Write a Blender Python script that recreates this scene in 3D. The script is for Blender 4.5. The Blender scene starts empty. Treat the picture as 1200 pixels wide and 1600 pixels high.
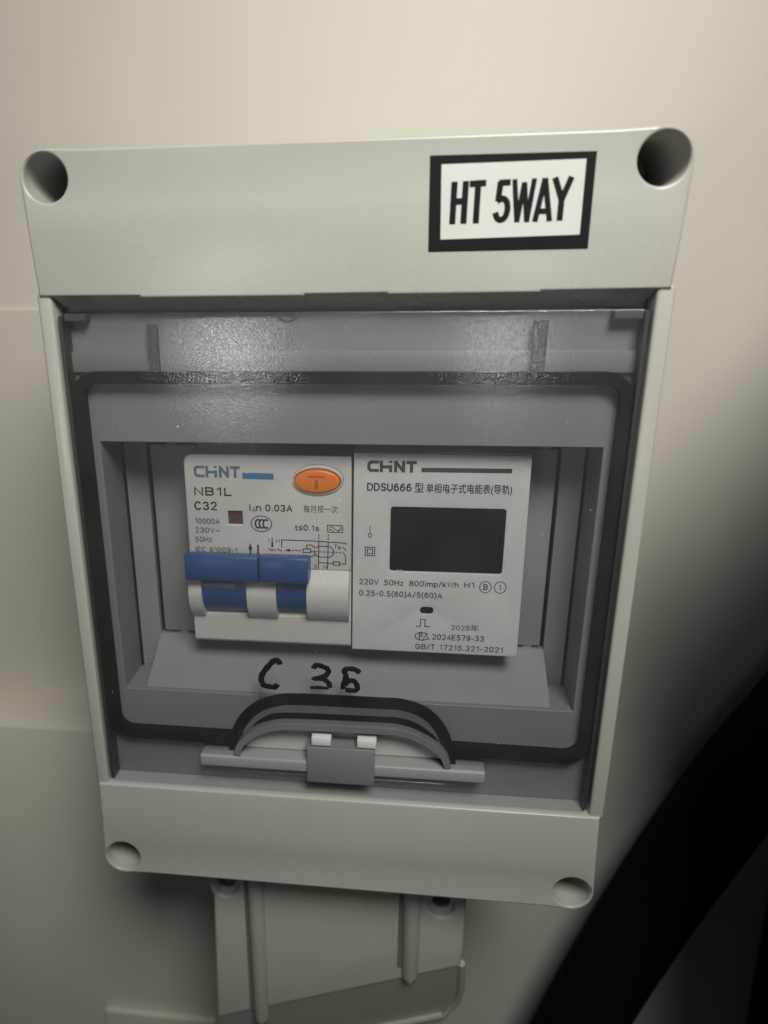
import bpy, bmesh, math, random
from mathutils import Vector, Matrix

# ------------------------------------------------------------------ camera, light, exposure
# One Blender unit is one centimetre; every measure below is given in millimetres and scaled by S.
# X runs right along the wall, Y into the wall (the front of the enclosure lies at y = 0), Z up.
S = 0.1
sc = bpy.context.scene
sc.unit_settings.system = 'METRIC'
sc.unit_settings.scale_length = 0.01
COL = sc.collection
random.seed(4)

cam_data = bpy.data.cameras.new('camera')
cam = bpy.data.objects.new('camera', cam_data)
COL.objects.link(cam)
cam_data.sensor_fit = 'VERTICAL'
cam_data.sensor_height = 36.0
cam_data.sensor_width = 27.0
cam_data.lens = 1170.0 / 1600.0 * 36.0
cam_data.shift_x = 116.687 / 1600.0
cam_data.shift_y = 38.256 / 1600.0
cam_data.clip_start = 0.1
cam_data.clip_end = 1000.0
rot = Matrix(((0.9923926991563689, -0.027085672055846697, 0.1200961990673306),
              (0.12238456703119092, 0.3229785646900804, -0.9384598363826357),
              (-0.013369682633656978, 0.9460186114025552, 0.32383643782974236)))
cam.matrix_world = Matrix.Translation(Vector((12.134, -142.478, 57.941)) * S) @ rot.to_4x4()
cam_data.dof.use_dof = True
cam_data.dof.focus_distance = 15.6
cam_data.dof.aperture_fstop = 0.13
sc.camera = cam

world = bpy.data.worlds.new('World')
sc.world = world
world.use_nodes = True
world.node_tree.nodes['Background'].inputs[0].default_value = (1.0, 0.97, 0.89, 1)
world.node_tree.nodes['Background'].inputs[1].default_value = 0.026


def lamp(name, loc, target, size, power, color, spread=180):
    ld = bpy.data.lights.new(name, 'AREA')
    ld.shape = 'DISK'
    ld.size = size * S
    ld.energy = power
    ld.color = color
    ld.spread = math.radians(spread)
    o = bpy.data.objects.new(name, ld)
    COL.objects.link(o)
    o.location = Vector(loc) * S
    o.rotation_euler = (Vector(target) * S - o.location).to_track_quat('-Z', 'Y').to_euler()
    return o


lamp('ceiling_lamp', (90, -250, 310), (5, 60, 50), 170, 3950, (1.0, 0.96, 0.885), 80)
lamp('room_lamp', (-185, -520, 5), (-10, 0, 40), 110, 85, (1.0, 0.97, 0.90), 34)
lamp('corridor_lamp', (160, -560, 5), (10, 0, 40), 70, 40, (1.0, 0.97, 0.90), 34)

sc.view_settings.view_transform = 'Standard'
sc.view_settings.look = 'None'
sc.view_settings.exposure = 0.0
sc.view_settings.gamma = 1.0
sc.view_settings.use_curve_mapping = False
sc.render.engine = 'CYCLES'
sc.cycles.max_bounces = 10
sc.cycles.transparent_max_bounces = 24


# ------------------------------------------------------------------ materials
def base_mat(name):
    m = bpy.data.materials.new(name)
    m.use_nodes = True
    return m, m.node_tree.nodes, m.node_tree.links, m.node_tree.nodes['Principled BSDF']


def plastic(name, color, rough=0.4, grain=900.0, bump=0.05, mottle=0.06, mottle_scale=0.5, spec=0.5, rough_var=0.08):
    m, n, l, b = base_mat(name)
    tc = n.new('ShaderNodeTexCoord')
    big = n.new('ShaderNodeTexNoise')
    big.inputs['Scale'].default_value = mottle_scale
    big.inputs['Detail'].default_value = 6
    l.new(tc.outputs['Object'], big.inputs['Vector'])
    ramp = n.new('ShaderNodeMapRange')
    ramp.inputs['From Min'].default_value = 0.3
    ramp.inputs['From Max'].default_value = 0.7
    ramp.inputs['To Min'].default_value = 1 - mottle
    ramp.inputs['To Max'].default_value = 1 + mottle
    l.new(big.outputs['Fac'], ramp.inputs['Value'])
    mul = n.new('ShaderNodeVectorMath')
    mul.operation = 'SCALE'
    mul.inputs[0].default_value = color
    l.new(ramp.outputs[0], mul.inputs['Scale'])
    l.new(mul.outputs[0], b.inputs['Base Color'])
    r2 = n.new('ShaderNodeMapRange')
    r2.inputs['From Min'].default_value = 0.3
    r2.inputs['From Max'].default_value = 0.7
    r2.inputs['To Min'].default_value = rough - rough_var
    r2.inputs['To Max'].default_value = rough + rough_var
    l.new(big.outputs['Fac'], r2.inputs['Value'])
    l.new(r2.outputs[0], b.inputs['Roughness'])
    b.inputs['Specular IOR Level'].default_value = spec
    if bump:
        fine = n.new('ShaderNodeTexNoise')
        fine.inputs['Scale'].default_value = grain * 0.03
        fine.inputs['Detail'].default_value = 3
        l.new(tc.outputs['Object'], fine.inputs['Vector'])
        bp = n.new('ShaderNodeBump')
        bp.inputs['Strength'].default_value = bump
        bp.inputs['Distance'].default_value = 0.01
        l.new(fine.outputs['Fac'], bp.inputs['Height'])
        l.new(bp.outputs['Normal'], b.inputs['Normal'])
    return m


def lid_material():
    """Smoked clear plastic: tinted see-through sheet, a faint milky veil and a finely pitted gloss."""
    m, n, l, b = base_mat('smoked_clear_plastic')
    n.remove(b)
    out = n['Material Output']
    tc = n.new('ShaderNodeTexCoord')
    fine = n.new('ShaderNodeTexNoise')
    fine.inputs['Scale'].default_value = 26.0
    fine.inputs['Detail'].default_value = 4
    l.new(tc.outputs['Object'], fine.inputs['Vector'])
    bp = n.new('ShaderNodeBump')
    bp.inputs['Strength'].default_value = 0.6
    bp.inputs['Distance'].default_value = 0.0045
    l.new(fine.outputs['Fac'], bp.inputs['Height'])
    cloud = n.new('ShaderNodeTexNoise')
    cloud.inputs['Scale'].default_value = 0.9
    cloud.inputs['Detail'].default_value = 5
    l.new(tc.outputs['Object'], cloud.inputs['Vector'])
    tr = n.new('ShaderNodeBsdfTransparent')
    tr.inputs[0].default_value = (0.918, 0.928, 0.933, 1)
    df = n.new('ShaderNodeBsdfDiffuse')
    df.inputs[0].default_value = (0.34, 0.35, 0.35, 1)
    vm = n.new('ShaderNodeMapRange')
    vm.inputs['From Min'].default_value = 0.3
    vm.inputs['From Max'].default_value = 0.7
    vm.inputs['To Min'].default_value = 0.012
    vm.inputs['To Max'].default_value = 0.034
    l.new(cloud.outputs['Fac'], vm.inputs['Value'])
    mix1 = n.new('ShaderNodeMixShader')
    l.new(vm.outputs[0], mix1.inputs[0])
    l.new(tr.outputs[0], mix1.inputs[1])
    l.new(df.outputs[0], mix1.inputs[2])
    gl0 = n.new('ShaderNodeBsdfGlossy')
    gl0.inputs['Roughness'].default_value = 0.09
    l.new(bp.outputs['Normal'], gl0.inputs['Normal'])
    gl1 = n.new('ShaderNodeBsdfGlossy')
    gl1.inputs['Roughness'].default_value = 0.48
    fr = n.new('ShaderNodeFresnel')
    fr.inputs['IOR'].default_value = 1.62
    broad = n.new('ShaderNodeMath')
    broad.operation = 'MULTIPLY'
    broad.inputs[1].default_value = 0.75
    mixb = n.new('ShaderNodeMixShader')
    mix2 = n.new('ShaderNodeMixShader')
    geo = n.new('ShaderNodeNewGeometry')
    front = n.new('ShaderNodeMath')
    front.operation = 'SUBTRACT'
    front.inputs[0].default_value = 1.0
    l.new(geo.outputs['Backfacing'], front.inputs[1])
    only = n.new('ShaderNodeMath')
    only.operation = 'MULTIPLY'
    l.new(fr.outputs[0], only.inputs[0])
    l.new(front.outputs[0], only.inputs[1])
    # fine pitting: scattered pits that shine more than the sheet around them
    pit = n.new('ShaderNodeTexNoise')
    pit.inputs['Scale'].default_value = 34.0
    pit.inputs['Detail'].default_value = 2
    l.new(tc.outputs['Object'], pit.inputs['Vector'])
    pr = n.new('ShaderNodeMapRange')
    pr.inputs['From Min'].default_value = 0.50
    pr.inputs['From Max'].default_value = 0.64
    pr.inputs['To Min'].default_value = 0.45
    pr.inputs['To Max'].default_value = 1.7
    l.new(pit.outputs['Fac'], pr.inputs['Value'])
    shine = n.new('ShaderNodeMath')
    shine.operation = 'MULTIPLY'
    shine.use_clamp = True
    l.new(only.outputs[0], shine.inputs[0])
    l.new(pr.outputs[0], shine.inputs[1])
    l.new(shine.outputs[0], mix2.inputs[0])
    l.new(only.outputs[0], broad.inputs[0])
    l.new(broad.outputs[0], mixb.inputs[0])
    l.new(mix1.outputs[0], mixb.inputs[1])
    l.new(gl1.outputs[0], mixb.inputs[2])
    l.new(mixb.outputs[0], mix2.inputs[1])
    l.new(gl0.outputs[0], mix2.inputs[2])
    l.new(mix2.outputs[0], out.inputs['Surface'])
    return m


M = dict(
    wall=plastic('painted_wall', (0.685, 0.665, 0.60), 0.6, 300, 0.2, 0.05, 0.10),
    board=plastic('painted_board', (0.675, 0.655, 0.585), 0.5, 300, 0.08, 0.03, 0.15),
    grey=plastic('light_grey_abs', (0.47, 0.477, 0.442), 0.27, 900, 0.10, 0.02, 0.35, rough_var=0.04),
    grey_dark=plastic('grey_abs_latch', (0.20, 0.215, 0.21), 0.45, 900, 0.1, 0.04, 0.6),
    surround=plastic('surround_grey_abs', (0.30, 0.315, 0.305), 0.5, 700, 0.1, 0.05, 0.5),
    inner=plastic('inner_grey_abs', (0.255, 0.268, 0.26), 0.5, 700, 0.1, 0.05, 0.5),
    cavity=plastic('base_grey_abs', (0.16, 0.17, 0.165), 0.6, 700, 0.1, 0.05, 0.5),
    lower=plastic('lower_box_grey', (0.47, 0.475, 0.42), 0.36, 700, 0.1, 0.04, 0.4),
    white=plastic('white_thermoplastic', (0.68, 0.668, 0.63), 0.42, 800, 0.06, 0.03, 0.8),
    face=plastic('silver_white_foil', (0.72, 0.71, 0.685), 0.5, 1500, 0.12, 0.03, 0.8),
    blue=plastic('blue_toggle_plastic', (0.033, 0.092, 0.285), 0.35, 800, 0.06, 0.06, 1.0),
    orange=plastic('orange_button_plastic', (0.92, 0.235, 0.025), 0.3, 800, 0.05, 0.05, 1.0),
    orange_deep=plastic('orange_relief', (0.60, 0.13, 0.012), 0.4, 800, 0.05, 0.05, 1.0),
    ink=plastic('dark_print', (0.030, 0.029, 0.029), 0.55, 900, 0.0, 0.12, 6.0),
    ink_faint=plastic('pale_grey_print', (0.11, 0.107, 0.104), 0.55, 900, 0.0, 0.15, 6.0),
    ink_blue=plastic('blue_print', (0.05, 0.19, 0.40), 0.5, 900, 0.0, 0.1, 6.0),
    ink_bluegrey=plastic('worn_blue_print', (0.10, 0.19, 0.30), 0.5, 900, 0.0, 0.2, 6.0),
    ink_brown=plastic('grey_brown_print', (0.075, 0.070, 0.060), 0.5, 900, 0.0, 0.1, 6.0),
    marker=plastic('marker_ink', (0.010, 0.010, 0.011), 0.5, 900, 0.0, 0.2, 6.0),
    black=plastic('black_border_print', (0.010, 0.010, 0.011), 0.6, 900, 0.03, 0.1, 2.0, spec=0.15),
    sticker=plastic('white_sticker', (0.69, 0.68, 0.66), 0.45, 900, 0.03, 0.02, 0.8),
    screen=plastic('dark_display', (0.012, 0.011, 0.011), 0.22, 900, 0.02, 0.1, 1.0, rough_var=0.04),
    led=plastic('dark_window', (0.010, 0.010, 0.013), 0.25, 900, 0.0, 0.1, 1.0),
    maroon=plastic('maroon_flag', (0.10, 0.045, 0.045), 0.45, 900, 0.05, 0.08, 2.0),
    rubber=plastic('black_seal_rubber', (0.006, 0.006, 0.007), 0.7, 600, 0.1, 0.1, 1.0, spec=0.2),
    hose=plastic('black_sheath', (0.0035, 0.0035, 0.0033), 0.85, 400, 0.2, 0.2, 0.5, spec=0.08),
    band=plastic('notch_grey_plastic', (0.17, 0.178, 0.175), 0.35, 900, 0.1, 0.08, 1.0),
    skirt=plastic('smoked_skirt', (0.035, 0.037, 0.038), 0.3, 900, 0.1, 0.08, 1.0),
    rib=plastic('dark_grey_rib', (0.085, 0.088, 0.09), 0.5, 900, 0.1, 0.1, 1.0),  # dark grey plastic of the ribs, hinge blocks and thumb mark
    steel=plastic('zinc_rail', (0.45, 0.45, 0.44), 0.35, 900, 0.05, 0.1, 1.0),
    clear=lid_material(),
)
M['steel'].node_tree.nodes['Principled BSDF'].inputs['Metallic'].default_value = 0.9


# ------------------------------------------------------------------ mesh helpers (all in millimetres)
def empty(name, loc, label, cat):
    o = bpy.data.objects.new(name, None)
    COL.objects.link(o)
    o.location = Vector(loc) * S
    o['label'] = label
    o['category'] = cat
    o.empty_display_size = 0.5
    return o


def origin_of(p):
    v = Vector((0, 0, 0))
    while p is not None:
        v += p.location
        p = p.parent
    return v


def link(name, me, mat, parent=None, smooth=35):
    """Link a mesh whose vertices are world millimetres."""
    o = bpy.data.objects.new(name, me)
    COL.objects.link(o)
    me.transform(Matrix.Scale(S, 4))
    if parent is not None:
        me.transform(Matrix.Translation(-origin_of(parent)))
        o.parent = parent
    me.materials.clear()
    me.materials.append(mat)
    if smooth:
        for p in me.polygons:
            p.use_smooth = True
        me.set_sharp_from_angle(angle=math.radians(smooth))
    return o


def join(meshes):
    bm = bmesh.new()
    for me in meshes:
        bm.from_mesh(me)
    out = bpy.data.meshes.new('joined')
    bm.to_mesh(out)
    bm.free()
    return out


def from_bm(bm):
    bmesh.ops.recalc_face_normals(bm, faces=bm.faces[:])
    me = bpy.data.meshes.new('m')
    bm.to_mesh(me)
    bm.free()
    return me


def area2(pts):
    return sum(pts[i][0] * pts[(i + 1) % len(pts)][1] - pts[(i + 1) % len(pts)][0] * pts[i][1] for i in range(len(pts)))


def plate(loops, y0, y1, bevel=0.0, res=3):
    """Flat plate with an outer loop and holes, given in (x, z), from y0 (front) to y1 (back), edges rounded by bevel."""
    cu = bpy.data.curves.new('c', 'CURVE')
    cu.dimensions = '2D'
    cu.fill_mode = 'BOTH'
    cu.extrude = (y1 - y0) / 2 - bevel
    cu.bevel_depth = bevel
    cu.bevel_resolution = res
    cu.offset = -bevel
    for i, pts in enumerate(loops):
        pts = list(pts)
        if (area2(pts) > 0) == (i == 0):     # outer loop clockwise, holes the other way round
            pts.reverse()
        sp = cu.splines.new('POLY')
        sp.points.add(len(pts) - 1)
        for p, q in zip(sp.points, pts):
            p.co = (q[0], q[1], 0, 1)
        sp.use_cyclic_u = True
    o = bpy.data.objects.new('c', cu)
    COL.objects.link(o)
    me = bpy.data.meshes.new_from_object(o.evaluated_get(bpy.context.evaluated_depsgraph_get()))
    bpy.data.objects.remove(o)
    me.transform(Matrix.Translation((0, (y0 + y1) / 2, 0)) @ Matrix.Rotation(math.pi / 2, 4, 'X'))
    bm = bmesh.new()
    bm.from_mesh(me)
    bmesh.ops.remove_doubles(bm, verts=bm.verts[:], dist=1e-4)
    bmesh.ops.recalc_face_normals(bm, faces=bm.faces[:])
    bm.to_mesh(me)
    bm.free()
    return me


def rect(x0, z0, x1, z1, r=0.0, seg=6):
    if r <= 0:
        return [(x0, z0), (x1, z0), (x1, z1), (x0, z1)]
    pts = []
    for cx, cz, a in ((x1 - r, z0 + r, -90), (x1 - r, z1 - r, 0), (x0 + r, z1 - r, 90), (x0 + r, z0 + r, 180)):
        for k in range(seg + 1):
            t = math.radians(a + 90 * k / seg)
            pts.append((cx + r * math.cos(t), cz + r * math.sin(t)))
    return pts


def circle(cx, cz, rx, rz=None, n=48):
    rz = rz or rx
    return [(cx + rx * math.cos(2 * math.pi * k / n), cz + rz * math.sin(2 * math.pi * k / n)) for k in range(n)]


def box(x0, y0, z0, x1, y1, z1, bevel=0.0, seg=2):
    bm = bmesh.new()
    bmesh.ops.create_cube(bm, size=1)
    for v in bm.verts:
        v.co = ((x0 + x1) / 2 + v.co.x * (x1 - x0), (y0 + y1) / 2 + v.co.y * (y1 - y0), (z0 + z1) / 2 + v.co.z * (z1 - z0))
    if bevel:
        bmesh.ops.bevel(bm, geom=bm.edges[:], offset=bevel, segments=seg, profile=0.5, affect='EDGES')
    return from_bm(bm)


def poly3(verts, faces):
    me = bpy.data.meshes.new('m')
    me.from_pydata(verts, [], faces)
    bm = bmesh.new()
    bm.from_mesh(me)
    return from_bm(bm)


def prism_x(profile, x0, x1, bevel=0.0):
    """Extrude a (y, z) profile along x."""
    bm = bmesh.new()
    a = [bm.verts.new((x0, y, z)) for y, z in profile]
    b = [bm.verts.new((x1, y, z)) for y, z in profile]
    n = len(profile)
    fa, fb = bm.faces.new(a), bm.faces.new(b)
    for i in range(n):
        bm.faces.new((a[i], a[(i + 1) % n], b[(i + 1) % n], b[i]))
    bmesh.ops.recalc_face_normals(bm, faces=bm.faces[:])
    if bevel:
        bmesh.ops.bevel(bm, geom=[e for e in bm.edges if len(e.link_faces) == 2 and e.calc_face_angle() > 0.9], offset=bevel, segments=2, profile=0.5, affect='EDGES')
    return from_bm(bm)


def ribbon(lines, w, y0, y1=None, cap=True):
    """Strokes of width w along polylines in (x, z); flat at y0, or a bar from y0 to y1."""
    bm = bmesh.new()
    for pts in lines:
        closed = len(pts) > 3 and pts[0] == pts[-1]
        P = [Vector(p) for p in (pts[:-1] if closed else pts)]
        n = len(P)
        L, R = [], []
        for i in range(n):
            a = P[i - 1] if (i > 0 or closed) else None
            b = P[(i + 1) % n] if (i < n - 1 or closed) else None
            d1 = (P[i] - a).normalized() if a is not None else None
            d2 = (b - P[i]).normalized() if b is not None else None
            if d1 is None: d = d2; k = 1
            elif d2 is None: d = d1; k = 1
            else:
                d = (d1 + d2)
                d = d.normalized() if d.length > 1e-6 else d2
                k = min(1.6, 1 / max(0.4, d.dot(d2)))
            nrm = Vector((-d.y, d.x)) * w / 2 * k
            c = P[i].copy()
            if cap and not closed and i == 0: c -= d * w * 0.3
            if cap and not closed and i == n - 1: c += d * w * 0.3
            L.append(c + nrm); R.append(c - nrm)
        fl = [bm.verts.new((p.x, y0, p.y)) for p in L]
        fr = [bm.verts.new((p.x, y0, p.y)) for p in R]
        if y1 is not None:
            bl = [bm.verts.new((p.x, y1, p.y)) for p in L]
            br = [bm.verts.new((p.x, y1, p.y)) for p in R]
        rng = range(n) if closed else range(n - 1)
        for i in rng:
            j = (i + 1) % n
            bm.faces.new((fl[i], fl[j], fr[j], fr[i]))
            if y1 is not None:
                bm.faces.new((bl[i], br[i], br[j], bl[j]))
                bm.faces.new((fl[i], bl[i], bl[j], fl[j]))
                bm.faces.new((fr[i], fr[j], br[j], br[i]))
        if y1 is not None and not closed:
            bm.faces.new((fl[0], fr[0], br[0], bl[0]))
            bm.faces.new((fl[-1], bl[-1], br[-1], fr[-1]))
    if y1 is None:
        me = bpy.data.meshes.new('m')
        for f in bm.faces:
            f.normal_update()
            if f.normal.y > 0: f.normal_flip()
        bm.to_mesh(me); bm.free()
        return me
    return from_bm(bm)


def smooth_line(pts, n=6, closed=False):
    """Catmull-Rom through points of any dimension."""
    P = [Vector(p) for p in pts]
    out = []
    m = len(P)
    for i in range(m if closed else m - 1):
        p0 = P[i - 1] if (i > 0 or closed) else P[i]
        p1, p2 = P[i], P[(i + 1) % m]
        p3 = P[(i + 2) % m] if (i + 2 < m or closed) else p2
        for k in range(n):
            t = k / n
            out.append(0.5 * ((2 * p1) + (p2 - p0) * t + (2 * p0 - 5 * p1 + 4 * p2 - p3) * t * t + (3 * p1 - p0 - 3 * p2 + p3) * t ** 3))
    if not closed:
        out.append(P[-1])
    return [tuple(v) for v in out]


def tube(path, radius, n=14, flat=1.0):
    """Round bar swept along 3-D points; radius may be a list."""
    P = [Vector(p) for p in path]
    bm = bmesh.new()
    rings = []
    for i, p in enumerate(P):
        d = (P[min(i + 1, len(P) - 1)] - P[max(i - 1, 0)]).normalized()
        u = d.cross(Vector((0, 1, 0)))
        u = u.normalized() if u.length > 1e-4 else Vector((1, 0, 0))
        v = d.cross(u).normalized()
        r = radius[i] if isinstance(radius, list) else radius
        rings.append([bm.verts.new(p + (u * math.cos(2 * math.pi * k / n) + v * flat * math.sin(2 * math.pi * k / n)) * r) for k in range(n)])
    for a, b in zip(rings, rings[1:]):
        for k in range(n):
            bm.faces.new((a[k], a[(k + 1) % n], b[(k + 1) % n], b[k]))
    bm.faces.new(rings[0]); bm.faces.new(rings[-1])
    return from_bm(bm)


_caps = []


def glyphs(s, offset=0.0, spacing=1.0):
    cu = bpy.data.curves.new('t', 'FONT')
    cu.body = s
    cu.size = 1.0
    cu.offset = offset
    cu.space_character = spacing
    cu.resolution_u = 3
    o = bpy.data.objects.new('t', cu)
    COL.objects.link(o)
    bpy.context.view_layer.update()
    me = bpy.data.meshes.new_from_object(o.evaluated_get(bpy.context.evaluated_depsgraph_get()))
    bpy.data.objects.remove(o)
    return me


def oval(cx, cz, rx, rz, a0, a1, n=10):
    return [(cx + rx * math.cos(math.radians(a0 + (a1 - a0) * k / n)), cz + rz * math.sin(math.radians(a0 + (a1 - a0) * k / n))) for k in range(n + 1)]


O_ = oval(.29, .5, .29, .5, 90, 450, 20)
# plain one-line lettering of the printed plates: width and strokes of each character for a cap height of one
GLYPH = {
    '0': (.58, [O_]), '1': (.36, [[(.06, .78), (.30, 1.0), (.30, 0)]]),
    '2': (.58, [oval(.29, .72, .27, .28, 165, -35, 8) + [(.03, 0), (.58, 0)]]),
    '3': (.58, [oval(.28, .745, .25, .255, 160, -90, 8) + oval(.28, .25, .29, .25, 90, -160, 8)]),
    '4': (.60, [[(.44, 0), (.44, 1), (0, .30), (.60, .30)]]),
    '5': (.58, [[(.54, 1), (.12, 1), (.06, .52)] + oval(.28, .32, .29, .32, 130, -150, 9)]),
    '6': (.58, [oval(.29, .31, .28, .31, 0, 360, 14), [(.5, .86), (.36, 1.0), (.22, .97), (.08, .75), (.01, .45), (.01, .31)]]),
    '7': (.55, [[(0, 1), (.55, 1), (.2, 0)]]),
    '8': (.58, [oval(.29, .76, .24, .24, 0, 360, 12), oval(.29, .26, .29, .26, 0, 360, 14)]),
    '9': (.58, [oval(.29, .69, .28, .31, 0, 360, 14), [(.08, .14), (.22, 0), (.36, .03), (.5, .25), (.57, .55), (.57, .69)]]),
    'A': (.68, [[(0, 0), (.34, 1), (.68, 0)], [(.12, .34), (.56, .34)]]),
    'B': (.60, [[(0, 0), (0, 1), (.36, 1)] + oval(.36, .76, .21, .24, 90, -90, 7) + [(0, .52)], [(.3, .52), (.36, .52)] + oval(.36, .26, .24, .26, 90, -90, 7) + [(0, 0)]]),
    'C': (.66, [oval(.35, .5, .35, .5, 45, 315, 14)]), 'D': (.66, [[(0, 0), (0, 1), (.28, 1)] + oval(.28, .5, .38, .5, 90, -90, 10) + [(0, 0)]]),
    'E': (.54, [[(.54, 0), (0, 0), (0, 1), (.54, 1)], [(0, .52), (.48, .52)]]),
    'G': (.70, [oval(.36, .5, .36, .5, 45, 335, 14) + [(.70, .46), (.40, .46)]]),
    'H': (.62, [[(0, 0), (0, 1)], [(.62, 0), (.62, 1)], [(0, .52), (.62, .52)]]), 'I': (.08, [[(.04, 0), (.04, 1)]]),
    'L': (.50, [[(0, 1), (0, 0), (.50, 0)]]), 'N': (.62, [[(0, 0), (0, 1), (.62, 0), (.62, 1)]]),
    'S': (.60, [oval(.30, .75, .27, .25, 25, 270, 9)[:-1] + oval(.30, .25, .30, .26, 90, -155, 9)]),
    'T': (.60, [[(0, 1), (.60, 1)], [(.30, 0), (.30, 1)]]), 'U': (.62, [[(0, 1), (0, .3)] + oval(.31, .3, .31, .3, 180, 360, 8) + [(.62, 1)]]),
    'V': (.66, [[(0, 1), (.33, 0), (.66, 1)]]), 'W': (.92, [[(0, 1), (.23, 0), (.46, 1), (.69, 0), (.92, 1)]]),
    'h': (.50, [[(0, 0), (0, 1)], [(0, .42)] + oval(.25, .45, .25, .25, 165, 0, 7) + [(.5, 0)]]), 'n': (.50, [[(0, 0), (0, .7)], [(0, .42)] + oval(.25, .45, .25, .25, 165, 0, 7) + [(.5, 0)]]),
    'i': (.08, [[(.04, 0), (.04, .68)], [(.04, .88), (.04, 1)]]), 'k': (.48, [[(0, 0), (0, 1)], [(.44, .70), (.02, .26)], [(.16, .40), (.48, 0)]]),
    'm': (.80, [[(0, 0), (0, .7)], [(0, .45)] + oval(.2, .48, .2, .22, 165, 0, 6) + [(.4, 0)], [(.4, .45)] + oval(.6, .48, .2, .22, 165, 0, 6) + [(.8, 0)]]),
    'p': (.52, [[(0, -.28), (0, .7)], oval(.26, .35, .26, .35, 0, 360, 14)]), 's': (.44, [oval(.22, .53, .20, .17, 20, 270, 7)[:-1] + oval(.22, .18, .22, .18, 90, -155, 7)]),
    't': (.30, [[(.12, .95), (.12, .14), (.18, 0), (.30, 0)], [(0, .68), (.28, .68)]]), 'z': (.42, [[(0, .68), (.42, .68), (0, 0), (.42, 0)]]),
    '.': (.10, [[(.05, 0), (.05, .10)]]), '-': (.34, [[(0, .40), (.34, .40)]]), '/': (.36, [[(0, -.05), (.36, 1.05)]]),
    '(': (.24, [[(.24, 1.08), (.07, .8), (.02, .42), (.07, .05), (.24, -.24)]]), ')': (.24, [[(0, 1.08), (.17, .8), (.22, .42), (.17, .05), (0, -.24)]]),
    '≤': (.50, [[(.50, .86), (0, .56), (.50, .26)], [(0, .06), (.50, .06)]]), '~': (.56, [[(0, .38), (.1, .52), (.2, .52), (.36, .36), (.46, .36), (.56, .50)]]),
    ' ': (.26, []),
}


def text(s, x0, zb, x1, cap, y, name, mat, parent, bold=0.0, tilt=0.0, weight=0.0):
    """Flat lettering: left edge x0, baseline zb, fitted to x1 and to the cap height."""
    if all(ch in GLYPH for ch in s):
        w = cap * (weight or (0.150 if cap < 1.45 else 0.168)) * (1 + bold * 6)
        gap = 0.30
        total = sum(GLYPH[ch][0] for ch in s) + gap * (len(s) - 1)
        kx = (x1 - x0 - w) / max(total, 0.3)
        lines, c = [], x0 + w / 2
        for ch in s:
            for st_ in GLYPH[ch][1]:
                pts = [(c + px * kx, zb + w / 2 + pz * (cap - w) + (c - x0) * tilt) for px, pz in st_]
                q = [pts[0]]
                for p in pts[1:]:
                    if (Vector(p) - Vector(q[-1])).length > 0.02:
                        q.append(p)
                lines.append(q)
            c += (GLYPH[ch][0] + gap) * kx
        me = join([ribbon([q], w, y - 0.0015 * (k % 5), None, True) for k, q in enumerate(lines)])
        return link(name, me, mat, parent, smooth=0)
    if not _caps:
        h = glyphs('H')
        _caps.append(max(v.co.y for v in h.vertices))
    me = glyphs(s, bold)
    xs = [v.co.x for v in me.vertices]
    a, b = min(xs), max(xs)
    kx, kz = (x1 - x0) / (b - a), cap / _caps[0]
    for v in me.vertices:
        X = (v.co.x - a) * kx
        v.co = (x0 + X, y, zb + v.co.y * kz + X * tilt)
    bm = bmesh.new(); bm.from_mesh(me)
    for f in bm.faces:
        f.normal_update()
        if f.normal.y > 0: f.normal_flip()
    bm.to_mesh(me); bm.free()
    return link(name, me, mat, parent, smooth=0)


# ------------------------------------------------------------------ the wall
def structure(o):
    o['kind'] = 'structure'
    return o


WY = 90
structure(link('wall', box(-420, WY, -520, 420, WY + 12, 420), M['wall'], None, 0))

# a flat board fixed on the wall to the left, its lower edge leaning in behind the next one
t = empty('backing_board', (-60, WY, -25), 'flat pale board fixed on the wall left of the meter enclosure', 'board')
link('board', poly3([(-300, 88.8, 49.6), (-20, 88.8, 50.6), (-20, 89.7, -99), (-300, 89.7, -99.4),
                     (-300, 89.95, 49.6), (-20, 89.95, 50.6), (-20, 89.95, -99), (-300, 89.95, -99.4)],
                    [(0, 1, 2, 3), (4, 7, 6, 5), (0, 4, 5, 1), (1, 5, 6, 2), (2, 6, 7, 3), (3, 7, 4, 0)]), M['board'], t, 0)
t = empty('backing_board', (-60, WY, -150), 'pale board whose bright upper edge meets the wall low on the left', 'board')
link('board', box(-300, 72, -330, -37.6, 89.9, -90.3, 0.8), M['wall'], t)

# ------------------------------------------------------------------ the enclosure
enc = empty('electrical_enclosure', (0, 87, -81),
            'light grey plastic enclosure with smoked clear hinged lid and four corner screw holes', 'electrical box')
HX, HZ, HR = 53.5, 76.1, 4.15


def bossed(x, z_in, z_out, sgn):
    """Outline of one end panel of the cover with rounded screw bosses at its two outer corners."""
    ex, ez = x - 0.55, z_out - 0.35
    pts = [(-x + 0.4, z_in)]
    r = 4.95
    # left boss, swept from the side round to the end edge
    for k in range(13):
        t = math.radians(180 - 90 * k / 12)
        pts.append((-HX + r * math.cos(t), sgn * (HZ + r * math.sin(t))))
    pts += [(-HX + 6.5, sgn * (abs(ez) + 0.05)), (-HX + 10, sgn * abs(ez)), (HX - 10, sgn * abs(ez)), (HX - 6.5, sgn * (abs(ez) + 0.05))]
    for k in range(13):
        t = math.radians(90 - 90 * k / 12)
        pts.append((HX + r * math.cos(t), sgn * (HZ + r * math.sin(t))))
    pts.append((x - 0.4, z_in))
    return pts


top_out = bossed(58.2, 0, 81.1, 1)
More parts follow.
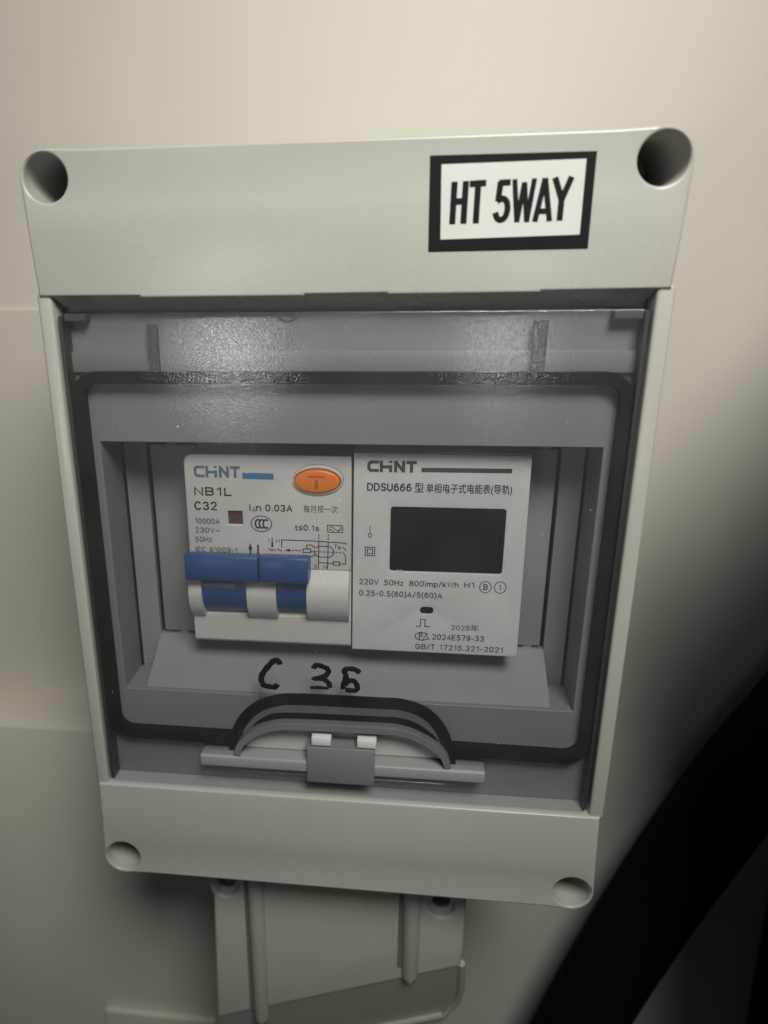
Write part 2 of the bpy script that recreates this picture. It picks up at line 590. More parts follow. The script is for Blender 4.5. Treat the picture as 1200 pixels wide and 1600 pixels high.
# the lower edge of the top panel is stepped where the lid hinges under it
top_pts = top_out[1:-1]
top_edge = [(57.5, 55.75), (35.6, 55.62), (35.5, 55.30), (8.7, 55.25), (8.6, 55.55), (-6.4, 55.50), (-6.5, 55.18), (-37.5, 55.15), (-37.6, 55.55), (-57.5, 55.6)]
panel_top = plate([top_pts + [(58.05, 66), ] + top_edge + [(-58.05, 66)], circle(-HX, HZ, HR), circle(HX, HZ, HR)], 0, 26, 0.55)
bot_pts = bossed(58.2, 0, 81.1, -1)[1:-1]
panel_bot = plate([[(-57.6, -55.0), (-58.0, -66)] + bot_pts + [(58.0, -66), (57.6, -55.0)], circle(-HX, -HZ, HR), circle(HX, -HZ, HR)], 0, 26, 0.55)
rail_l = box(-58.2, 0.55, -55.8, -55.35, 26, 56.4, 0.6, 3)
rail_r = box(55.35, 0.55, -55.8, 58.45, 26, 56.4, 0.6, 3)
# sloping soffit under the top panel, running back to the lid hinge
fr = list(reversed(top_edge))
sv, sf = [], []
for x, z in fr:
    x = max(-55.3, min(55.3, x))
    sv += [(x, 0.75, z + 0.02), (x * 0.985, 7.9, 52.35), (x, 7.9, 57.0), (x, 0.75, 57.0)]
for i in range(len(fr) - 1):
    a, b = i * 4, i * 4 + 4
    for k in range(4):
        sf.append((a + k, a + (k + 1) % 4, b + (k + 1) % 4, b + k))
sf += [(3, 2, 1, 0), tuple(range(len(sv) - 4, len(sv)))]
soffit = poly3(sv, sf)
link('cover', join([panel_top, panel_bot, rail_l, rail_r, soffit]), M['grey'], enc, 30)
# floors of the four deep screw holes, and the screws down in them
for sx in (-1, 1):
    for sz in (-1, 1):
        link('hole_floor', plate([circle(sx * HX, sz * HZ, HR + 0.5)], 25.2, 26.2), M['grey'], enc)
        screw = join([plate([circle(sx * HX, sz * HZ, 2.6)], 23.6, 25.2, 0.3)])
        s_ = link('screw', screw, M['steel'], enc)
        link('screw_slot', box(sx * HX - 2.0, 23.5, sz * HZ - 0.3, sx * HX + 2.0, 23.58, sz * HZ + 0.3), M['rubber'], s_, 0)
# the base behind the cover, an open tray on the wall
base = [box(-57, 26.3, -80, -54.5, WY - 3, 80), box(54.5, 26.3, -80, 57, WY - 3, 80), box(-54.5, 26.3, 77.5, 54.5, WY - 3, 80),
        box(-54.5, 26.3, -80, 54.5, WY - 3, -77.5), box(-57, WY - 3, -80, 57, WY - 0.1, 80)]
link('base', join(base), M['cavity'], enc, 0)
link('din_rail', join([box(-50, 60, -17.5, 50, 61.2, 17.5), box(-50, 54, 14.5, 50, 60, 15.7), box(-50, 54, -15.7, 50, 60, -14.5), box(-50, 53, 14.5, 50, 54, 18.0), box(-50, 53, -18.0, 50, 54, -14.5),
                       box(-40, 61.2, -6, -30, 87, 6), box(30, 61.2, -6, 40, 87, 6)]), M['steel'], enc, 0)

# inner panel with the window for the devices
WX0, WX1, WZ0, WZ1 = -50.6, 50.65, -31.9, 26.6
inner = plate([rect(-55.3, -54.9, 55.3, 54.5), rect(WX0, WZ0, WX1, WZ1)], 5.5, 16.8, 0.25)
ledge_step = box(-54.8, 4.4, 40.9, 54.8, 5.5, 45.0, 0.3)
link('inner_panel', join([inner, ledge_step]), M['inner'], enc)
# sloped sides and sill inside the window, and the plate around the device cut-out
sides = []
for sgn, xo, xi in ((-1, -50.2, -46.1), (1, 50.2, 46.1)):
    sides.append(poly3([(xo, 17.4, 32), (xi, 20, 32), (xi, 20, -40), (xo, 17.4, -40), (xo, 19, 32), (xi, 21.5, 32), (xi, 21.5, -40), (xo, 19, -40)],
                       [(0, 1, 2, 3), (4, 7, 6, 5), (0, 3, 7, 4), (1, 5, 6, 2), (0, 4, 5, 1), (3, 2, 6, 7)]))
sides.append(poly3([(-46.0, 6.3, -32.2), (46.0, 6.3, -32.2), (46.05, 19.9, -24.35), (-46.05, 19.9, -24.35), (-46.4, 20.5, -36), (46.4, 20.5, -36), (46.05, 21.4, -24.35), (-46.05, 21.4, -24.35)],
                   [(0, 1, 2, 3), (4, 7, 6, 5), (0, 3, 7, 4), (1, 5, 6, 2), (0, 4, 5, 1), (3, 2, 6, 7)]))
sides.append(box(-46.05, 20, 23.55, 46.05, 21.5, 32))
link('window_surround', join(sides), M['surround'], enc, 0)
for x0, x1, tabs in ((-45.0, -34.6, (-41.2, -39.3)), (39.0, 45.2, (41.6, 43.4))):
    f = [box(x0, 20.1, -23.6, x1, 21.3, 22.9, 0.12)]
    f.append(box(tabs[0], 20.4, -24.4, tabs[1], 21.2, -23.5))
    f.append(box(tabs[0], 20.4, 22.8, tabs[1], 21.2, 23.6))
    link('blanking_strip', join(f), M['surround'], enc)

# sticker on the top panel
st = link('sticker', poly3([(15.45, -0.06, 77.65), (42.74, -0.06, 77.5), (42.8, -0.06, 62.4), (15.7, -0.06, 62.33)], [(0, 3, 2, 1)]), M['black'], enc, 0)
st['label'] = 'white sticker with a black border and black capitals'
link('sticker_field', poly3([(17.44, -0.09, 76.22), (41.15, -0.09, 76.39), (41.2, -0.09, 64.7), (17.75, -0.09, 64.35)], [(0, 3, 2, 1)]), M['sticker'], st, 0)
def block_letter(lines, w):
    link('lettering', ribbon(lines, w, -0.12, None, False) if len(lines) == 1 else join([ribbon([p], w, -0.12 - 0.004 * k, None, False) for k, p in enumerate(lines)]), M['black'], st, 0)


LZ0, LZ1 = 66.75, 73.5
block_letter([[(19.65, LZ0), (19.75, LZ1)], [(21.55, LZ0 + 0.05), (21.65, LZ1 + 0.05)], [(19.8, 70.35), (21.5, 70.4)]], 1.05)
block_letter([[(22.3, 73.05), (25.05, 73.15)], [(23.65, LZ0 + 0.05), (23.72, 72.9)]], 1.05)
block_letter([[(29.1, 73.15), (27.2, 73.1)], [(27.45, 73.3), (27.2, 70.2)], smooth_line([(27.05, 70.25), (27.9, 70.65), (28.6, 70.2), (28.85, 69.1), (28.6, 67.85), (27.9, 67.3), (27.2, 67.6), (26.85, 68.5)], 4)], 1.0)
block_letter([[(29.75, LZ1 + 0.1), (30.55, LZ0 + 0.1)], [(30.55, LZ0 + 0.1), (31.4, LZ1 - 0.4)], [(31.4, LZ1 - 0.4), (32.2, LZ0 + 0.1)], [(32.2, LZ0 + 0.1), (33.0, LZ1 + 0.15)]], 0.84)
block_letter([[(33.55, LZ0 + 0.1), (34.75, LZ1 + 0.15)], [(34.75, LZ1 + 0.15), (36.0, LZ0 + 0.15)], [(34.0, 68.5), (35.6, 68.5)]], 0.92)
block_letter([[(36.35, LZ1 + 0.2), (37.7, 70.2)], [(39.05, LZ1 + 0.25), (37.7, 70.2)], [(37.7, 70.4), (37.65, LZ0 + 0.2)]], 1.0)

# ------------------------------------------------------------------ the smoked lid
lid_outline = rect(-54.9, -54.5, 54.9, 52.4, 1.2)
opening = smooth_line([(-23.1, -45.4), (-22.2, -43.0), (-19.3, -40.1), (-16.2, -38.5), (-13.0, -37.75), (-4.5, -37.4), (9.8, -37.3), (13.2, -37.6), (16.2, -38.4), (20.4, -40.8), (22.6, -43.0), (23.5, -45.4)], 4)
opening = opening + [(23.5, -49.4), (-23.1, -49.4)]
lid = link('lid', plate([lid_outline, opening], 0.9, 2.7, 0.3), M['clear'], enc, 30)
lid['label'] = 'smoked clear lid with black seal line and finger notch'
arch_c = smooth_line([(-24.7, -46.0), (-24.5, -43.4), (-23.0, -38.3), (-19.3, -33.9), (-14.4, -31.6), (-10, -31.0), (0, -30.9), (9.5, -30.9), (13.6, -31.0), (18.6, -32.7), (22.3, -36.8), (24.4, -42.6), (24.7, -46.4)], 4)
gx, gt, gb, gr = 53.35, 40.05, -42.4, 4.2


def arc(cx, cz, r, a0, a1, n=8):
    return [(cx + r * math.cos(math.radians(a0 + (a1 - a0) * k / n)), cz + r * math.sin(math.radians(a0 + (a1 - a0) * k / n))) for k in range(n + 1)]


seal_main = [(-25.2, -42.5)] + arc(-gx + gr, gb + gr, gr, 270, 180) + arc(-gx + gr, gt - gr, gr, 180, 90) + arc(gx - gr, gt - gr, gr, 90, 0) + arc(gx - gr, gb + gr, gr, 360, 270) + [(25.2, -42.1)]
seal = join([ribbon([seal_main], 2.3, 2.72, 5.45), ribbon([arch_c], 2.5, 2.75, 3.6)])
link('seal', seal, M['rubber'], lid, 30)
inner_arch = smooth_line([(-23.4, -45.6), (-22.2, -42.4), (-19.3, -38.5), (-16.5, -36.4), (-13.5, -35.5), (-8, -35.2), (1.2, -35.1), (9, -35.0), (13, -35.1), (16.8, -36.3), (20.9, -39.4), (22.6, -42.2), (23.4, -45.6)], 4)
link('notch_seal', ribbon([inner_arch], 0.95, 2.75, 3.4), M['rubber'], lid, 30)
mid_arch = [(x * 1.03, z + 1.9) for x, z in inner_arch]
link('notch_band', ribbon([mid_arch], 1.9, 2.8, 3.2), M['band'], lid, 30)
lip = [(x * 1.02, z + 0.85) for x, z in opening[:-2]]
link('notch_lip', ribbon([lip], 1.5, 0.5, 3.0), M['band'], lid, 30)
link('skirt', box(-54.85, 1.6, -54.2, -54.2, 5.3, 52.0), M['skirt'], lid, 0)
link('skirt', box(54.2, 1.6, -54.2, 54.85, 5.3, 52.0), M['skirt'], lid, 0)
link('rib', box(-37.6, 2.75, 41.3, -35.9, 4.4, 50.2), M['rib'], lid, 0)
link('rib', box(35.5, 2.75, 41.3, 37.9, 4.4, 50.5), M['rib'], lid, 0)
# thumb mark and corner hinge blocks at the upper edge
link('thumb_mark', ribbon([arc(-9.7, 53.0, 2.3, 200, 340, 12)], 0.45, 0.80, 1.0), M['rib'], lid, 0)
link('hinge_block', box(-54.2, 2.75, 50.9, -49.8, 5.2, 52.3, 0.2), M['rib'], lid, 0)
link('hinge_block', box(49.2, 2.75, 50.6, 54.2, 5.2, 52.3, 0.2), M['rib'], lid, 0)
# dust specks and lint lying on the lid
rnd = random.Random(11)
bm = bmesh.new()
for k in range(34):
    x, z, r_ = rnd.uniform(-52, 52), rnd.uniform(-52, 51), rnd.choice((0.06, 0.07, 0.09, 0.12))
    if (-24 < x < 24 and -50 < z < -36) or (9 < x < 36 and -4 < z < 17):
        continue
    m_ = Matrix.Translation((x, 0.88, z)) @ Matrix.Rotation(rnd.uniform(0, 3), 4, 'Y') @ Matrix.Diagonal((r_ * rnd.uniform(0.8, 3.0), 0.05, r_, 1))
    bmesh.ops.create_icosphere(bm, subdivisions=1, radius=1.0, matrix=m_)
dust = link('dust', from_bm(bm), M['sticker'], lid, 60)
dust['kind'] = 'stuff'
# handwriting in black marker across the lid
strokes = [smooth_line([(-13.07, -21.27), (-13.35, -20.43), (-14.25, -20.27), (-15.59, -21.69), (-16.96, -23.65), (-17.35, -24.98), (-16.92, -26.42), (-15.75, -26.79), (-14.31, -26.85), (-13.77, -26.09)], 4),
           smooth_line([(-5.66, -21.87), (-5.4, -21.14), (-4.63, -20.96), (-3.1, -21.45), (-2.47, -22.13), (-2.86, -23.15), (-4.15, -23.94), (-5.69, -24.32), (-4.15, -24.13), (-3.0, -24.6), (-2.23, -25.57), (-2.33, -26.3)], 4),
           [(-6.5, -26.5), (-4.6, -26.44), (-2.4, -26.5)],
           smooth_line([(4.38, -22.32), (3.24, -21.53), (1.72, -21.47), (0.96, -21.94), (1.35, -23.2), (0.97, -24.95), (0.72, -26.2), (1.23, -25.23), (2.24, -24.3), (3.26, -24.53), (3.8, -25.6), (3.75, -26.35), (3.0, -26.75), (1.2, -26.6)], 4)]
for s_, w_, y_ in zip(strokes, (1.4, 1.3, 0.95, 1.3), (0.84, 0.84, 0.82, 0.84)):
    p_ = [(x, 0.88, z) for x, z in s_]
    link('pen_stroke', tube(p_, [w_ * 0.36] + [w_ * (0.47 + 0.05 * math.sin(i * 1.7)) for i in range(len(p_) - 2)] + [w_ * 0.33], 10, 0.08), M['marker'], lid, 60)
link('notch_floor', plate([[(-22.5, -45.2), (23.0, -45.2), (22.0, -42.0), (18.0, -38.6), (13.0, -37.0), (-13.0, -37.0), (-18.5, -38.6), (-22.0, -42.0)]], 4.3, 5.45, 0.2), M['grey'], enc)  # paler floor piece added behind the notch to catch light
# pull bar under the notch with its latch tab
bar = link('pull_bar', join([box(-32.4, 0.3, -48.3, 32.3, 5.45, -45.35, 0.5, 3)]), M['surround'], enc)
tab = link('latch_tab', join([box(-7.3, -0.5, -50.2, 7.9, 0.25, -40.9, 0.25), box(-7.3, 0.25, -41.6, 7.9, 5.4, -40.9)]), M['grey_dark'], enc)
for x0, x1 in ((-6.3, -1.9), (3.9, 8.2)):
    link('latch_hook', box(x0, -0.2, -40.6, x1, 5.4, -38.5, 0.25), M['sticker'], enc)

# ------------------------------------------------------------------ circuit breaker
FY = 10.0
TY = FY - 0.05
brk = empty('circuit_breaker', (-16.3, 53, 0), 'white circuit breaker with blue toggles and an orange oval test button', 'circuit breaker')
bx0, bx1 = -34.4, 1.72
front = [(22.6, 1.0)]
body = []
upper = plate([[(bx0, -2.4), (bx1, -2.4), (bx1, 23.2)] + arc(bx0 + 2.0, 21.2, 2.0, 90, 180, 5),
               rect(-25.25, 7.55, -22.0, 10.65), circle(-5.35, 18.05, 5.35, 3.25)], FY, 22, 0.3)
body.append(upper)
R, AY, AZ = 8.0, 15.0, -7.6


def barrel(r, a0, a1, n=12):
    return [(AY - r * math.cos(math.radians(a0 + (a1 - a0) * k / n)), AZ + r * math.sin(math.radians(a0 + (a1 - a0) * k / n))) for k in range(n + 1)]


cheek = [(22, -2.45)] + smooth_line([(10.0, -2.45), (9.55, -3.0), (8.6, -4.1), (7.7, -5.5), (7.15, -7.0), (7.0, -8.4), (7.25, -10.2), (7.9, -12.0), (8.9, -13.5), (9.7, -14.3)], 3) + [(22, -14.4)]
for x0, x1 in ((bx0, -31.45), (-21.2, -14.65), (-7.85, 1.35)):
    body.append(prism_x(cheek, x0, x1))
body.append(box(1.35, FY + 0.6, -14.4, bx1, 22, -2.42))
body.append(box(bx0, 16.5, -14.4, bx1, 22, -1.45))
body.append(prism_x([(10.2, -14.42), (10.25, -20.4), (10.7, -21.0), (22, -21.0), (22, -14.42)], bx0, bx1))
body.append(box(bx0 + 0.05, 22, -41, bx1 - 0.05, 53, 41))
link('body', join(body), M['white'], brk, 25)
# slanted white floors below the two toggle stems
link('stem_floor', prism_x([(11.2, -13.9), (10.6, -14.35), (16, -14.35), (16, -12.6)], -31.4, -21.25), M['white'], brk, 0)
link('stem_floor', prism_x([(12.4, -11.9), (10.6, -14.35), (16, -14.35), (16, -11.0)], -14.6, -7.9), M['white'], brk, 0)
# toggles
for x0, x1, s0, s1, zlow in ((-34.15, -18.05, -31.4, -21.25, -58), (-17.7, -7.1, -14.6, -7.9, -38)):
    prof = [(10.0, 1.1), (5.6, 2.05), (5.0, 1.9), (4.7, 1.4), (4.7, -3.1), (5.0, -3.7), (5.6, -4.0), (9.0, -4.2), (10, -3.0)]
    bar_ = prism_x(prof, x0, x1, 0.25)
    stem = prism_x(barrel(7.2, 46, zlow, 14) + [(17, -12 if zlow < -45 else -10.5), (17, -2)], s0, s1)
    link('toggle', join([bar_, stem]), M['blue'], brk, 30)
# test button
bw, bz = 4.95, 2.62
link('button_ring', plate([circle(-5.35, 18.05, 5.3, 3.2), circle(-5.45, 17.85, 5.0, 2.7)], 9.5, 14, 0.22), M['white'], brk)
bt = link('test_button', plate([circle(-5.5, 17.82, 4.85, 2.55)], 9.0, 14, 0.5, 4), M['orange'], brk)
link('letter', join([ribbon([[(-7.4, 18.95), (-3.9, 18.95)]], 0.42, 8.94, None, False), ribbon([[(-5.6, 18.2), (-5.6, 16.35)]], 0.75, 8.94, None, False), ribbon([[(-4.0, 18.85), (-4.0, 18.3)]], 0.2, 8.94, None, False)]), M['orange_deep'], bt, 0)
link('indicator_flag', box(-25.3, 10.7, 7.5, -21.9, 12, 10.7), M['maroon'], brk, 0)


def logo(x0, zb, x1, h, w, dot):
    """The maker's wordmark: blocky capitals with a small dot on the second stem of the H."""
    L = (x1 - x0)
    c = x0
    cw = L * 0.235
    lines = [[(c + cw, zb + h - w / 2), (c + w * 1.1, zb + h - w / 2), (c + w / 2, zb + h - w * 1.1), (c + w / 2, zb + w * 1.1), (c + w * 1.1, zb + w / 2), (c + cw, zb + w / 2)]]
    a = x0 + L * 0.285
    b = x0 + L * 0.475
    lines += [[(a, zb), (a, zb + h)], [(a + w / 2, zb + h * 0.46), (b - w / 2, zb + h * 0.46)], [(b, zb), (b, zb + h * 0.62)]]
    if dot:
        lines.append([(b, zb + h * 0.80), (b, zb + h)])
    n0, n1 = x0 + L * 0.575, x0 + L * 0.735
    lines += [[(n0, zb), (n0, zb + h)], [(n1, zb), (n1, zb + h)], [(n0, zb + h - w * 0.3), (n1, zb + w * 0.3)]]
    t0, t1 = x0 + L * 0.79, x1
    lines += [[(t0, zb + h - w / 2), (t1, zb + h - w / 2)], [((t0 + t1) / 2, zb), ((t0 + t1) / 2, zb + h - w)]]
    return join([ribbon([s_], w, TY - 0.002 * i, None, False) for i, s_ in enumerate(lines)])


link('logo', logo(-32.2, 18.15, -22.1, 2.55, 0.62, True), M['ink_bluegrey'], brk, 0)
link('logo_bar', ribbon([[(-21.6, 18.62), (-14.85, 18.58)]], 1.35, TY, None, False), M['ink_blue'], brk, 0)
PT = 'printed_text'
text('NB1L', -32.4, 14.05, -24.1, 1.95, TY, PT, M['ink'], brk, 0.008)
text('C32', -32.6, 10.75, -27.5, 2.0, TY, PT, M['ink'], brk, 0.010)
text('10000A', -32.7, 7.6, -27.1, 1.3, TY, PT, M['ink_faint'], brk, 0.008)
text('230V~', -32.8, 5.5, -27.2, 1.3, TY, PT, M['ink_faint'], brk, 0.008)
text('50Hz', -32.95, 3.35, -29.0, 1.3, TY, PT, M['ink_faint'], brk, 0.010)
text('IEC 61009-1', -33.0, 1.02, -23.4, 1.25, TY, PT, M['ink_faint'], brk, 0.010)
text('I', -20.35, 10.8, -20.15, 1.6, TY, PT, M['ink'], brk, 0.0)
text('n', -18.9, 10.8, -17.75, 1.6, TY, PT, M['ink'], brk, 0.005)
link('printed_symbol', ribbon([[(-19.75, 10.85), (-19.4, 11.65), (-19.05, 10.85), (-19.75, 10.85)]], 0.18, TY), M['ink'], brk, 0)
text('0.03A', -16.9, 10.8, -10.95, 1.6, TY, PT, M['ink'], brk, 0.010)
text('每月按一次', -8.55, 10.9, -1.2, 1.25, TY, PT, M['ink'], brk, 0.0)
text('t≤0.1s', -10.5, 6.65, -5.25, 1.3, TY, PT, M['ink'], brk, 0.008)
# certification mark: an oval with three nested letters
ccc = [ribbon([circle(-17.85, 7.95, 2.28, 1.78, 32) + [circle(-17.85, 7.95, 2.28, 1.78, 32)[0]]], 0.2, TY)]
for k in range(3):
    cx = -18.55 + k * 0.85
    ccc.append(ribbon([[(cx + 0.62 * math.cos(math.radians(t)), 7.95 + 0.95 * math.sin(math.radians(t))) for t in range(55, 306, 25)]], 0.36, TY - 0.004 * (k + 1)))
link('certification_mark', join(ccc), M['ink'], brk, 0)
# boxed wave symbol
wv = [ribbon([[(-3.4, 8.05), (-0.1, 7.95), (-0.1, 6.4), (-3.4, 6.45), (-3.4, 8.05)]], 0.17, TY),
      ribbon([smooth_line([(-3.1, 7.3), (-2.6, 7.75), (-2.0, 7.4), (-1.4, 6.85), (-0.9, 6.7), (-0.35, 7.2)], 4)], 0.16, TY - 0.003),
      ribbon([smooth_line([(-3.1, 6.8), (-2.7, 7.1), (-2.3, 6.75), (-2.0, 6.7)], 4)], 0.15, TY - 0.003), ribbon([[(-1.2, 6.65), (-0.4, 7.65)]], 0.14, TY - 0.006)]
link('printed_symbol', join(wv), M['ink'], brk, 0)
# wiring diagram
lw = 0.2


def dashes(a, b, n, duty=0.55):
    A, B = Vector(a), Vector(b)
    return [[tuple(A.lerp(B, i / n)), tuple(A.lerp(B, (i + duty) / n))] for i in range(n)]


stad = [(-5.05, 3.16), (-3.4, 3.14)] + arc(-3.3, 1.9, 1.24, 88, -88, 8) + [(-5.05, 0.68)] + arc(-5.05, 1.92, 1.24, 268, 92, 8)
stad.append(stad[0])
dia = [[(-13.59, 4.38), (-6.45, 4.33), (0.62, 4.02), (0.62, 3.68)], [(-13.47, 4.38), (-13.52, 2.73)], [(-15.56, 4.84), (-15.62, 2.67)],
       [(-16.38, 2.3), (-15.57, 1.8)], [(-14.47, 2.27), (-13.49, 1.78)],
       [(-8.77, 2.45), (-7.13, 2.5), (-7.14, 1.63), (-8.78, 1.58), (-8.77, 2.45)],
       [(-7.98, 2.56), (-7.97, 3.34), (-7.03, 3.42), (-6.46, 3.09), (-6.17, 2.7)], [(-7.73, 0.65), (-6.9, 0.71), (-6.19, 1.14)],
       stad, [(-5.3, 4.33), (-5.45, -2.07)], [(-3.27, 4.2), (-3.42, -2.0)],
       [(-5.52, -0.67), (-2.15, -0.73)], [(-0.79, -0.78), (0.52, -0.82), (0.55, 0.66), (0.3, 1.4), (0.06, 1.77)],
       [(-2.15, -0.35), (-0.79, -0.35), (-0.79, -1.13), (-2.15, -1.13), (-2.15, -0.35)],
       [(-0.95, 3.3), (-0.95, 2.55)], [(-0.95, 2.95), (-0.35, 2.95)], [(0.0, 3.1), (0.62, 2.31)]]
dia += dashes((-5.26, 5.82), (-5.28, 4.5), 2) + dashes((-3.23, 5.88), (-3.26, 4.4), 2) + dashes((-7.1, 1.89), (0.06, 1.81), 8) + dashes((-15.4, 2.02), (-14.4, 2.0), 1) + dashes((-11.2, 2.03), (-9.0, 2.04), 3)
parts = [ribbon([s_], lw, TY - 0.0015 * (i % 8)) for i, s_ in enumerate(dia)]
parts.append(poly3([(-12.9, TY - 0.02, 2.03), (-11.6, TY - 0.02, 2.4), (-11.6, TY - 0.02, 1.68)], [(0, 1, 2)]))
parts.append(poly3([(-20.5, TY, 3.5), (-21.0, TY, 1.95), (-20.0, TY, 1.95)], [(0, 1, 2)]))
parts.append(ribbon([[(-20.5, 2.0), (-20.53, 1.1)]], 0.4, TY - 0.004))
parts.append(ribbon([[(-18.76, 3.0), (-18.82, 1.2)]], 0.4, TY))
parts.append(ribbon([[(-15.58, 3.6), (-15.6, 2.75)]], 0.42, TY - 0.014))
link('circuit_diagram', join(parts), M['ink'], brk, 0)
text('N', -14.75, 3.7, -13.95, 0.85, TY, PT, M['ink'], brk, 0.012)
text('1', -16.5, 3.75, -16.15, 0.8, TY, PT, M['ink'], brk, 0.012)
text('2', -6.45, -2.05, -5.8, 0.95, TY, PT, M['ink'], brk, 0.012)
text('N', -4.4, -2.05, -3.55, 0.85, TY, PT, M['ink'], brk, 0.012)
text('T', -2.05, 2.7, -1.25, 0.95, TY, PT, M['ink'], brk, 0.008)

# ------------------------------------------------------------------ energy meter
met = empty('energy_meter', (20.2, 53, 0), 'white din rail energy meter with a blank dark display', 'energy meter')
mx0, mx1 = 2.03, 38.4
scr = rect(10.05, -2.15, 33.95, 12.45, 0.7)
led = rect(16.95, -12.1, 19.85, -10.35, 0.75)
link('body', join([box(mx0 + 0.1, 10.9, -22.0, mx1 - 0.1, 30, 24.1, 0.4), box(mx0 + 0.1, 30, -42, mx1 - 0.1, 53, 42, 0.4)]), M['white'], met)
link('front_panel', plate([[(mx0, -21.35)] + arc(37.6, -20.65, 0.9, 270, 360, 4) + arc(37.3, 22.85, 0.9, 0, 90, 4) + [(2.2, 24.0)], scr, led], FY, 11.0, 0.15), M['face'], met)
d = link('display', box(9.5, 10.45, -2.7, 34.5, 10.85, 13.0), M['screen'], met, 0)
link('indicator_lamp', box(16.6, 10.5, -12.4, 20.2, 10.85, -10.0), M['led'], met, 0)
link('residue', ribbon([smooth_line([(11.7, -1.85), (12.1, -2.0), (12.6, -1.9), (13.0, -2.05)], 3)], 0.3, TY - 0.02), M['sticker'], met, 0)
link('logo', logo(5.0, 19.95, 15.2, 2.45, 0.66, True), M['ink_brown'], met, 0)
link('logo_bar', ribbon([[(16.2, 20.55), (34.45, 20.62)]], 0.95, TY, None, False), M['ink_brown'], met, 0)
text('DDSU666', 5.0, 15.85, 14.3, 1.75, TY, PT, M['ink'], met, 0.0)
text('型', 14.9, 15.85, 16.8, 1.6, TY, PT, M['ink'], met, 0.010)
text('单相电子式电能表(导轨)', 17.3, 15.85, 34.75, 1.5, TY, PT, M['ink'], met, 0.012)
sym = [ribbon([[(5.72, 8.05), (5.74, 6.35)]], 0.17, TY), ribbon([circle(5.75, 5.95, 0.36, 0.4, 16) + [circle(5.75, 5.95, 0.36, 0.4, 16)[0]]], 0.17, TY)]
link('printed_symbol', join(sym), M['ink'], met, 0)
link('printed_symbol', join([ribbon([rect(4.78, 1.33, 6.82, 3.27) + [(4.78, 1.33)]], 0.2, TY), ribbon([rect(5.25, 1.78, 6.35, 2.82) + [(5.25, 1.78)]], 0.2, TY)]), M['ink'], met, 0)
text('220V', 3.5, -5.45, 7.8, 1.35, TY, PT, M['ink'], met, 0.004)
text('50Hz', 8.9, -5.5, 13.2, 1.35, TY, PT, M['ink'], met, 0.004)
text('800imp/kWh', 14.4, -5.5, 25.0, 1.35, TY, PT, M['ink'], met, 0.004)
text('H1', 26.2, -5.45, 28.4, 1.35, TY, PT, M['ink'], met, 0.004)
for cx, ch in ((30.7, 'B'), (33.8, '1')):
    link('printed_symbol', ribbon([circle(cx, -5.1, 1.22, 1.32, 28) + [circle(cx, -5.1, 1.22, 1.32, 28)[0]]], 0.17, TY), M['ink'], met, 0)
    text(ch, cx - (0.45 if ch == 'B' else 0.32), -5.8, cx + (0.5 if ch == 'B' else 0.2), 1.4, TY, PT, M['ink'], met, 0.004)
text('0.25-0.5(60)A/5(60)A', 3.5, -8.15, 21.6, 1.35, TY, PT, M['ink'], met, 0.004)
link('printed_symbol', ribbon([[(16.2, -15.0), (17.2, -15.0), (17.2, -13.25), (18.15, -13.25), (18.15, -15.0), (19.15, -15.0)]], 0.2, TY), M['ink'], met, 0)
text('2025', 23.9, -15.6, 27.9, 1.2, TY, PT, M['ink_faint'], met, 0.004)
text('年', 28.1, -15.6, 29.9, 1.15, TY, PT, M['ink_faint'], met, 0.012)
cpa = circle(17.6, -17.45, 1.5, 0.95, 28)
link('certification_mark', join([ribbon([cpa[3:26]], 0.2, TY), ribbon([[(17.0, -18.2), (17.0, -16.8), (17.6, -16.8), (17.6, -17.4), (17.0, -17.4)]], 0.2, TY - 0.004), ribbon([[(17.9, -18.2), (18.5, -16.8), (19.1, -18.2)]], 0.2, TY - 0.004)]), M['ink'], met, 0)
text('2024E579-33', 19.8, -18.15, 31.15, 1.4, TY, PT, M['ink'], met, 0.004)
text('GB/T 17215.321-2021', 16.2, -20.65, 35.45, 1.35, TY, PT, M['ink'], met, 0.004)

# ------------------------------------------------------------------ lower box, trunking, black hose
lb = empty('junction_box', (-2, WY, -110), 'smaller pale grey box mounted below the enclosure, with two ribs and round screw recesses', 'junction box')
cl, cr = (-32.1, -96.7), (25.5, -97.6)
face_ = plate([[(-36.9, -145.3), (31.5, -117.0), (31.8, -108), (31.7, -95), (31.0, -90), (28.5, -88), (-33, -88), (-35.2, -90)],
               circle(*cl, 3.5), circle(*cr, 3.45)], 14, 20, 0.7)
cham = poly3([(-36.9, 14.5, -144.9), (31.5, 14.5, -116.6), (32.6, 19.5, -132.5), (32.2, 21.5, -136), (30.0, 23.5, -145.2), (3.7, 24.5, -157.5), (-39.5, 25, -176)],
             [(0, 1, 2, 3, 4, 5, 6)])
rim = tube([(-39.2, 24.6, -176), (3.7, 24, -157.8), (28.5, 23, -146.2), (32.0, 21.3, -138.5), (32.6, 19, -131), (31.7, 15, -117)], 1.0, 8)
link('cover', join([face_, cham, rim]), M['lower'], lb, 30)
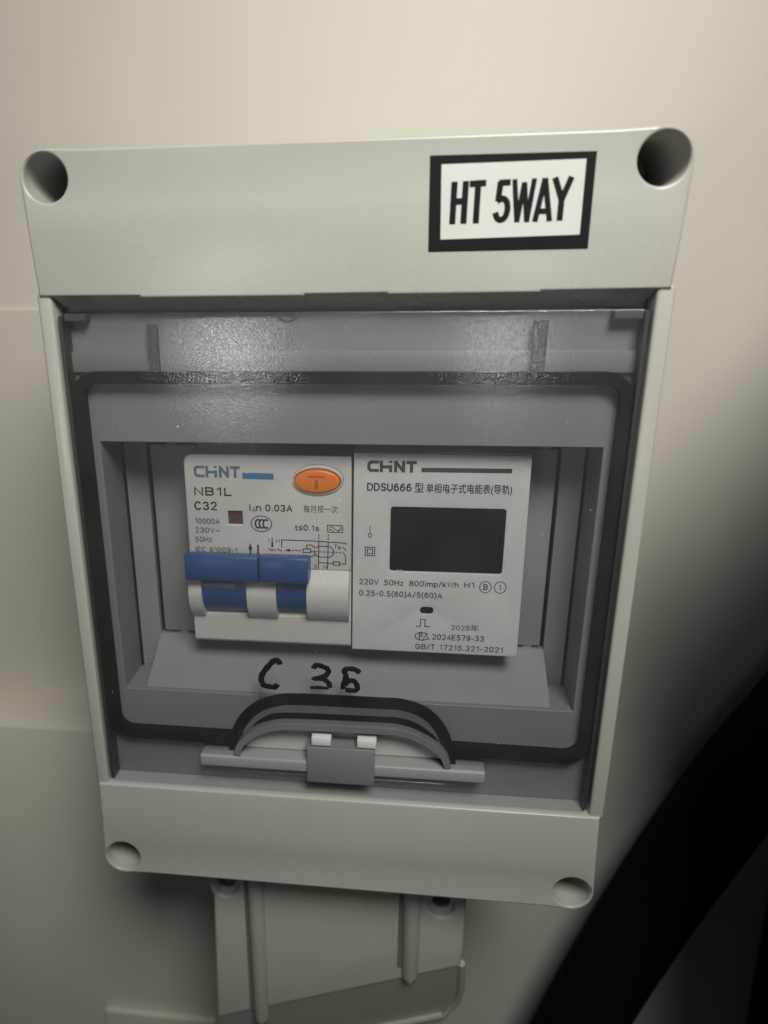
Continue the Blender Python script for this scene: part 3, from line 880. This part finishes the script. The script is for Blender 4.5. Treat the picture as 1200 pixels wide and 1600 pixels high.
link('base', box(-35.0, 25.5, -260, 30.5, WY - 0.1, -89), M['lower'], lb)
for (c, r) in ((cl, 3.5), (cr, 3.45)):
    link('screw_recess', plate([circle(*c, r + 0.5), circle(*c, r * 0.70)], 16.2, 17.4, 0.2), M['lower'], lb)
    link('recess_floor', plate([circle(*c, r)], 23.5, 24.5), M['lower'], lb)
for x0, x1, zb in ((-25.9, -21.5, -144.5), (15.6, 20.4, -123.4)):
    cx = (x0 + x1) / 2
    link('rib', tube([(cx, 14.3, -89), (cx, 14.3, zb + 2.0), (cx, 14.5, zb + 0.6), (cx, 14.9, zb)], [2.3, 2.3, 2.0, 1.0], 18), M['lower'], lb, 50)
    link('rib_shadow', box(x0 - 1.1, 13.92, zb + 4, x0 + 0.2, 14.02, -90), M['cavity'], lb, 0)  # flat dark strip: the shadow along the rib put into colour

tk = empty('cable_trunking', (-75, 72, -230), 'pale cable trunking at the bottom left with its bright upper edge showing', 'trunking')
link('trunking_cover', box(-101, 69, -330, -54.6, 71.9, -219.5, 0.9, 3), M['wall'], tk)

hs = empty('black_hose', (100, 60, -330), 'thick black hose curving past the lower right of the enclosure', 'hose')
pth = smooth_line([(165, 62, 25), (148, 62, -20), (130, 62, -61), (116, 62, -88), (101, 62, -125), (88, 62, -163), (77, 62, -200), (68, 62, -235), (62, 62, -280)], 6)
link('sheath', tube(pth, 13.5, 20), M['hose'], hs, 60)
for x, top, o in ((92, 42, 0), (100, 60, 5), (109, 76, 10), (120, 90, 20), (136, 104, 34), (158, 114, 52)):  # unseen loops added outside the frame to throw shade on the wall
    leg = [(max(x, 83 - z * 0.165 + 16 + o), 0, z) for z in (-230, -170, -110, -60, top - 45)]
    loop = smooth_line([(leg[0][0] + 12, 30, -300)] + leg + [(x + 2, -8, top - 8), (x + 9, -10, top + 6), (x + 20, -2, top + 8), (x + 31, 14, top - 6), (x + 38, 40, top - 50), (x + 52, 60, -90), (x + 62, 62, -300)], 5)
    link('shade_loop', tube(loop, 13.5, 16), M['hose'], hs, 60)
